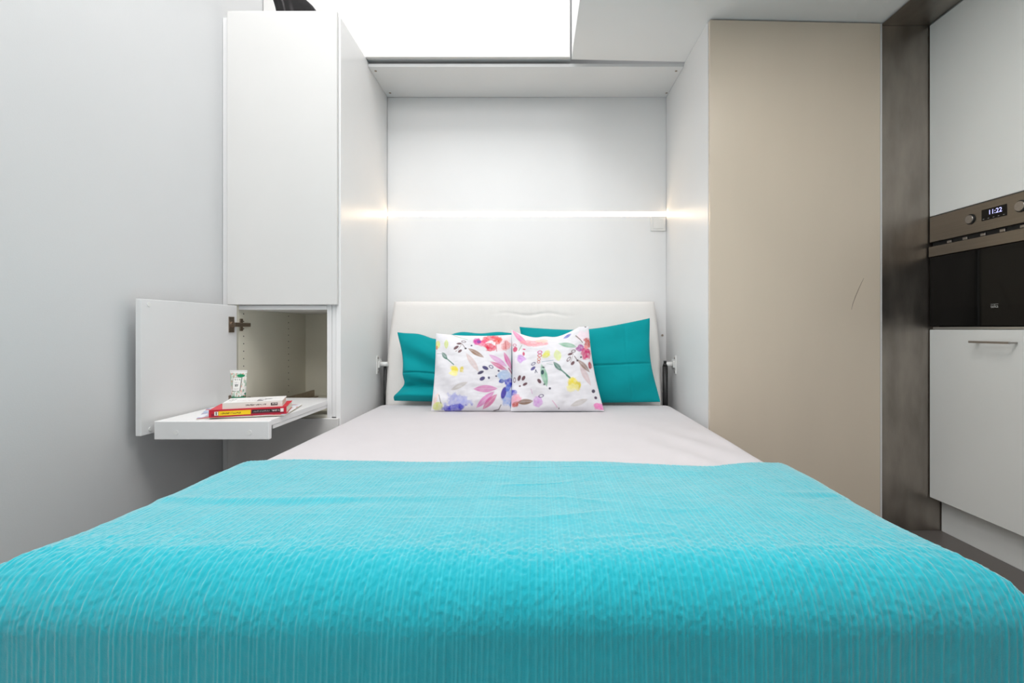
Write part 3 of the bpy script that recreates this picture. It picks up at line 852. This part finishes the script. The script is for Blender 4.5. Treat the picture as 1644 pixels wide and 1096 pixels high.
def book(name, corner, deg, length, depth, h, z, cover_rgb, spine_fn, top_fn, label):
    """paperback lying flat, spine towards the camera; corner = left end of the spine"""
    r = math.radians(deg)
    ux = Vector((math.cos(r), math.sin(r), 0)); uy = Vector((-math.sin(r), math.cos(r), 0))
    O = Vector((corner[0], corner[1], z))
    M = Matrix.Translation(O) @ Matrix.Rotation(r, 4, 'Z')
    c = O + ux * length / 2 + uy * depth / 2
    t = thing(name, c, label, 'book', 'books on the pull-out shelf')
    cm = mat(name + '_cover_' + str(cover_rgb[1]), cover_rgb, .4, var=.03, vscale=20)
    bm = bmesh.new()
    bm_box(bm, 0, length, 0, depth, 0, .0012, 0, 1, M)
    bm_box(bm, 0, length, 0, depth, h - .0012, h, 0, 1, M)
    bm_box(bm, 0, length, 0, .0012, .0012, h - .0012, 0, 1, M)
    done('cover', bm, cm, t)
    bm = bmesh.new()
    bm_box(bm, .002, length - .002, .0013, depth - .003, .0013, h - .0013, 0, 1, M)
    done('page_block', bm, PAGES, t)
    printed('spine_print', O - uy * .0004, ux * length, Vector((0, 0, h)), 240, 24, spine_fn, t)
    printed('front_print', O + Vector((0, 0, h + .0003)), ux * length, uy * depth, 90, 60, top_fn, t)
    return t

def mag_fn(seed, tint):
    def f(a, b):
        C = solid(a, (236, 238, 242))
        n = fbm(a * 5, b * 4, seed)
        C = put(C, (n - .45) * 4, tint)
        C = put(C, (fbm(a * 9 + 3, b * 7, seed + 4) > .62).astype(float) * .8, (196, 84, 80))
        C = put(C, scribble(a, b, .1, .9, .1, .9, seed, 40) * .5, (120, 124, 134))
        return C
    return f
def magazine(corner, deg, L, D, h, z, fn, label):
    r = math.radians(deg)
    ux = Vector((math.cos(r), math.sin(r), 0)); uy = Vector((-math.sin(r), math.cos(r), 0))
    O = Vector((corner[0], corner[1], z))
    M = Matrix.Translation(O) @ Matrix.Rotation(r, 4, 'Z')
    t = thing('magazine', O + ux * L / 2 + uy * D / 2, label, 'magazine', 'magazines on the pull-out shelf')
    bm = bmesh.new()
    bm_box(bm, 0, L, 0, D, 0, h, .0004, 1, M)
    done('pages', bm, PAGES, t)
    printed('front_print', O + Vector((0, 0, h + .0003)), ux * L, uy * D, 110, 90, fn, t)
magazine((-1.120, 1.604), 27, .205, .235, .0022, TZ + .0003, mag_fn(203, (110, 140, 190)), 'bluish magazine lying lowest on the shelf')
magazine((-1.085, 1.612), 13, .235, .240, .0028, TZ + .0030, mag_fn(211, (176, 190, 206)), 'pale magazine directly under the red book')

def red_spine(a, b):
    C = solid(a, (200, 30, 52))
    C = put(C, rect(a, b, .03, .97, .10, .50), (150, 18, 46))
    C = put(C, rect(a, b, .07, .115, .22, .78), (240, 236, 230))
    C = put(C, rect(a, b, .085, .10, .30, .70), (40, 30, 40))
    C = put(C, rect(a, b, .12, .53, .20, .80), (246, 204, 10))
    C = put(C, scribble(a, b, .15, .40, .38, .60, 5, 40), (90, 74, 10))
    C = put(C, rect(a, b, .54, .915, .32, .80), (24, 18, 22))
    C = put(C, scribble(a, b, .56, .78, .44, .62, 7, 36), (150, 140, 140))
    C = put(C, scribble(a, b, .80, .905, .44, .68, 8, 14), (226, 220, 216))
    C = put(C, rect(a, b, .918, .96, .32, .80), (236, 232, 228))
    return C
def red_top(a, b):
    return put(solid(a, (208, 44, 60)), rect(a, b, .05, .95, .1, .9) * .3, (224, 70, 80))
zb = TZ + .0064
book('red_book', (-1.080, 1.606), 19.5, .232, .150, .0245, zb, (204, 36, 54), red_spine, red_top, 'thick red paperback with yellow and black spine bands')
def white_spine(a, b):
    C = solid(a, (236, 228, 220))
    C = put(C, scribble(a, b, .38, .72, .38, .64, 13, 80), (86, 66, 60))
    C = put(C, rect(a, b, .80, .92, .26, .72), (60, 44, 42))
    C = put(C, scribble(a, b, .82, .905, .40, .62, 15, 12), (226, 220, 214))
    return C
def white_top(a, b):
    C = solid(a, (238, 236, 234))
    C = put(C, scribble(a, b, .04, .16, .2, .85, 17, 8) * .5, (120, 120, 120))
    C = put(C, (fbm(a * 8, b * 6, 19) > .60) * rect(a, b, .55, .95, .15, .9), (110, 110, 114))
    C = put(C, scribble(a, b, .2, .7, .25, .4, 23, 30) * .5, (176, 150, 160))
    return C
book('white_book', (-1.046, 1.6235), 21, .180, .125, .0200, zb + .0250, (234, 228, 222), white_spine, white_top, 'thin white paperback lying on top of the red book')

# hand cream tube standing on its cap
def tube():
    cx, cy, z0 = -1.143, 1.872, TZ + .0002
    t = thing('cream_tube', (cx, cy, z0), 'white and green hand cream tube standing on its cap behind the books', 'tube')
    bm = bmesh.new()
    bm_cyl(bm, (cx, cy, z0), (cx, cy, z0 + .024), .0195, .0215, seg=32)
    o = done('cap', bm, GREENC, t)
    n, m = 96, 110
    H = .112
    th_, b = np.meshgrid(np.linspace(0, 2 * math.pi, n), np.linspace(0, 1, m), indexing='ij')
    rx = .0235 + .010 * b
    ry = .0215 * (1 - b ** 1.4) + .0012
    V = np.stack([cx + rx * np.cos(th_), cy + ry * np.sin(th_), z0 + .0242 + H * b], -1)
    a = np.cos(th_)                                     # -1 left .. 1 right on the front half
    C = solid(a, (238, 238, 232))
    leafy = fbm(a * 6 + 3, b * 9, 301, 3)
    C = put(C, (leafy > .54) * .75, (150, 186, 160))
    C = put(C, (fbm(a * 9, b * 12, 305, 2) > .66) * (b < .4), (30, 130, 90))
    C = put(C, (fbm(a * 10 + 8, b * 12, 307, 2) > .68) * .7, (226, 150, 130))
    C = put(C, np.clip(1 - np.hypot((a - .35) / .5, (b - .86) / .06), 0, 1) * 6, (0, 140, 92))
    C = put(C, rect(a, b, -1.1, 1.1, -.1, .15), (0, 118, 78))
    C = put(C, rect(a, b, -1.1, 1.1, .95, 1.1), (240, 240, 238))
    C = put(C, rect(a, b, -.62, .55, .34, .80), (120, 130, 120))
    C = put(C, rect(a, b, -.56, .49, .35, .79), (242, 242, 238))
    C = put(C, scribble(a, b, -.46, .40, .70, .76, 31, 12) * .7, (110, 120, 112))
    C = put(C, scribble(a, b, -.30, .26, .60, .64, 33, 12) * .5, (120, 130, 120))
    C = put(C, scribble(a, b, -.24, .22, .49, .56, 35, 6), (70, 80, 74))
    C = put(C, scribble(a, b, -.36, .34, .40, .43, 37, 14) * .6, (130, 110, 110))
    me = np_mesh('tube_body', V.reshape(-1, 3), grid_faces(n, m), C.reshape(-1, 4))
    link('tube_body', me, PAPERP, t, smooth=True)
    box('crimp', cx - .0340, cx + .0340, cy - .0012, cy + .0012, z0 + .0242 + H, z0 + .0242 + H + .005, WPLAST, t, bevel=.0004, seg=1)
tube()

# pinstriped cloth bag on the tall cabinet
def bag():
    n, m = 90, 60
    z0, H = 2.1642, .30
    cx, cy = -1.036, 2.130
    th_, b = np.meshgrid(np.linspace(0, 2 * math.pi, n), np.linspace(0, 1, m), indexing='ij')
    # left and right outlines of the slumped bag; the right side folds over into a rounded lobe
    xl = np.interp(b, [0, .28, .42, .8, 1], [-1.110, -1.128, -1.140, -1.130, -1.085])
    xr = np.interp(b, [0, .15, .26, .32, .37, .41, .46, .6, 1], [-.972, -.950, -.954, -.964, -.980, -1.0, -1.012, -1.02, -1.06])
    d_ = .062 + .010 * np.sin(np.pi * b) - .055 * b ** 4
    c_, s_ = np.cos(th_), np.sin(th_)
    x = (xl + xr) / 2 + (xr - xl) / 2 * np.sign(c_) * np.abs(c_) ** .8
    y = cy + d_ * np.sign(s_) * np.abs(s_) ** .8
    z = z0 + H * b + .004 * (fbm(c_ * 3 + 5, b * 5, 401) - .5) * np.clip(b * 8, 0, 1)
    V = np.stack([x, y, z], -1).reshape(-1, 3)
    stripe = np.exp(-(((th_ * 3.7 + .15 * b) % 1 - .5) / .03) ** 2)
    C = put(solid(b, (20, 18, 19)), stripe * .4, (130, 126, 128))
    Q = grid_faces(n, m)
    me = np_mesh('cloth_bag', V, Q, C.reshape(-1, 4))
    m_ = mat('pinstripe_wool', (34, 31, 32), .9, attr='print', var=.1, vscale=60, bump=.15, bscale=500)
    o = link('cloth_bag', me, m_, None, center=(cx, cy, z0), smooth=True)
    tag(o, 'black pinstriped cloth bag on top of the tall white cabinet', 'bag')
bag()
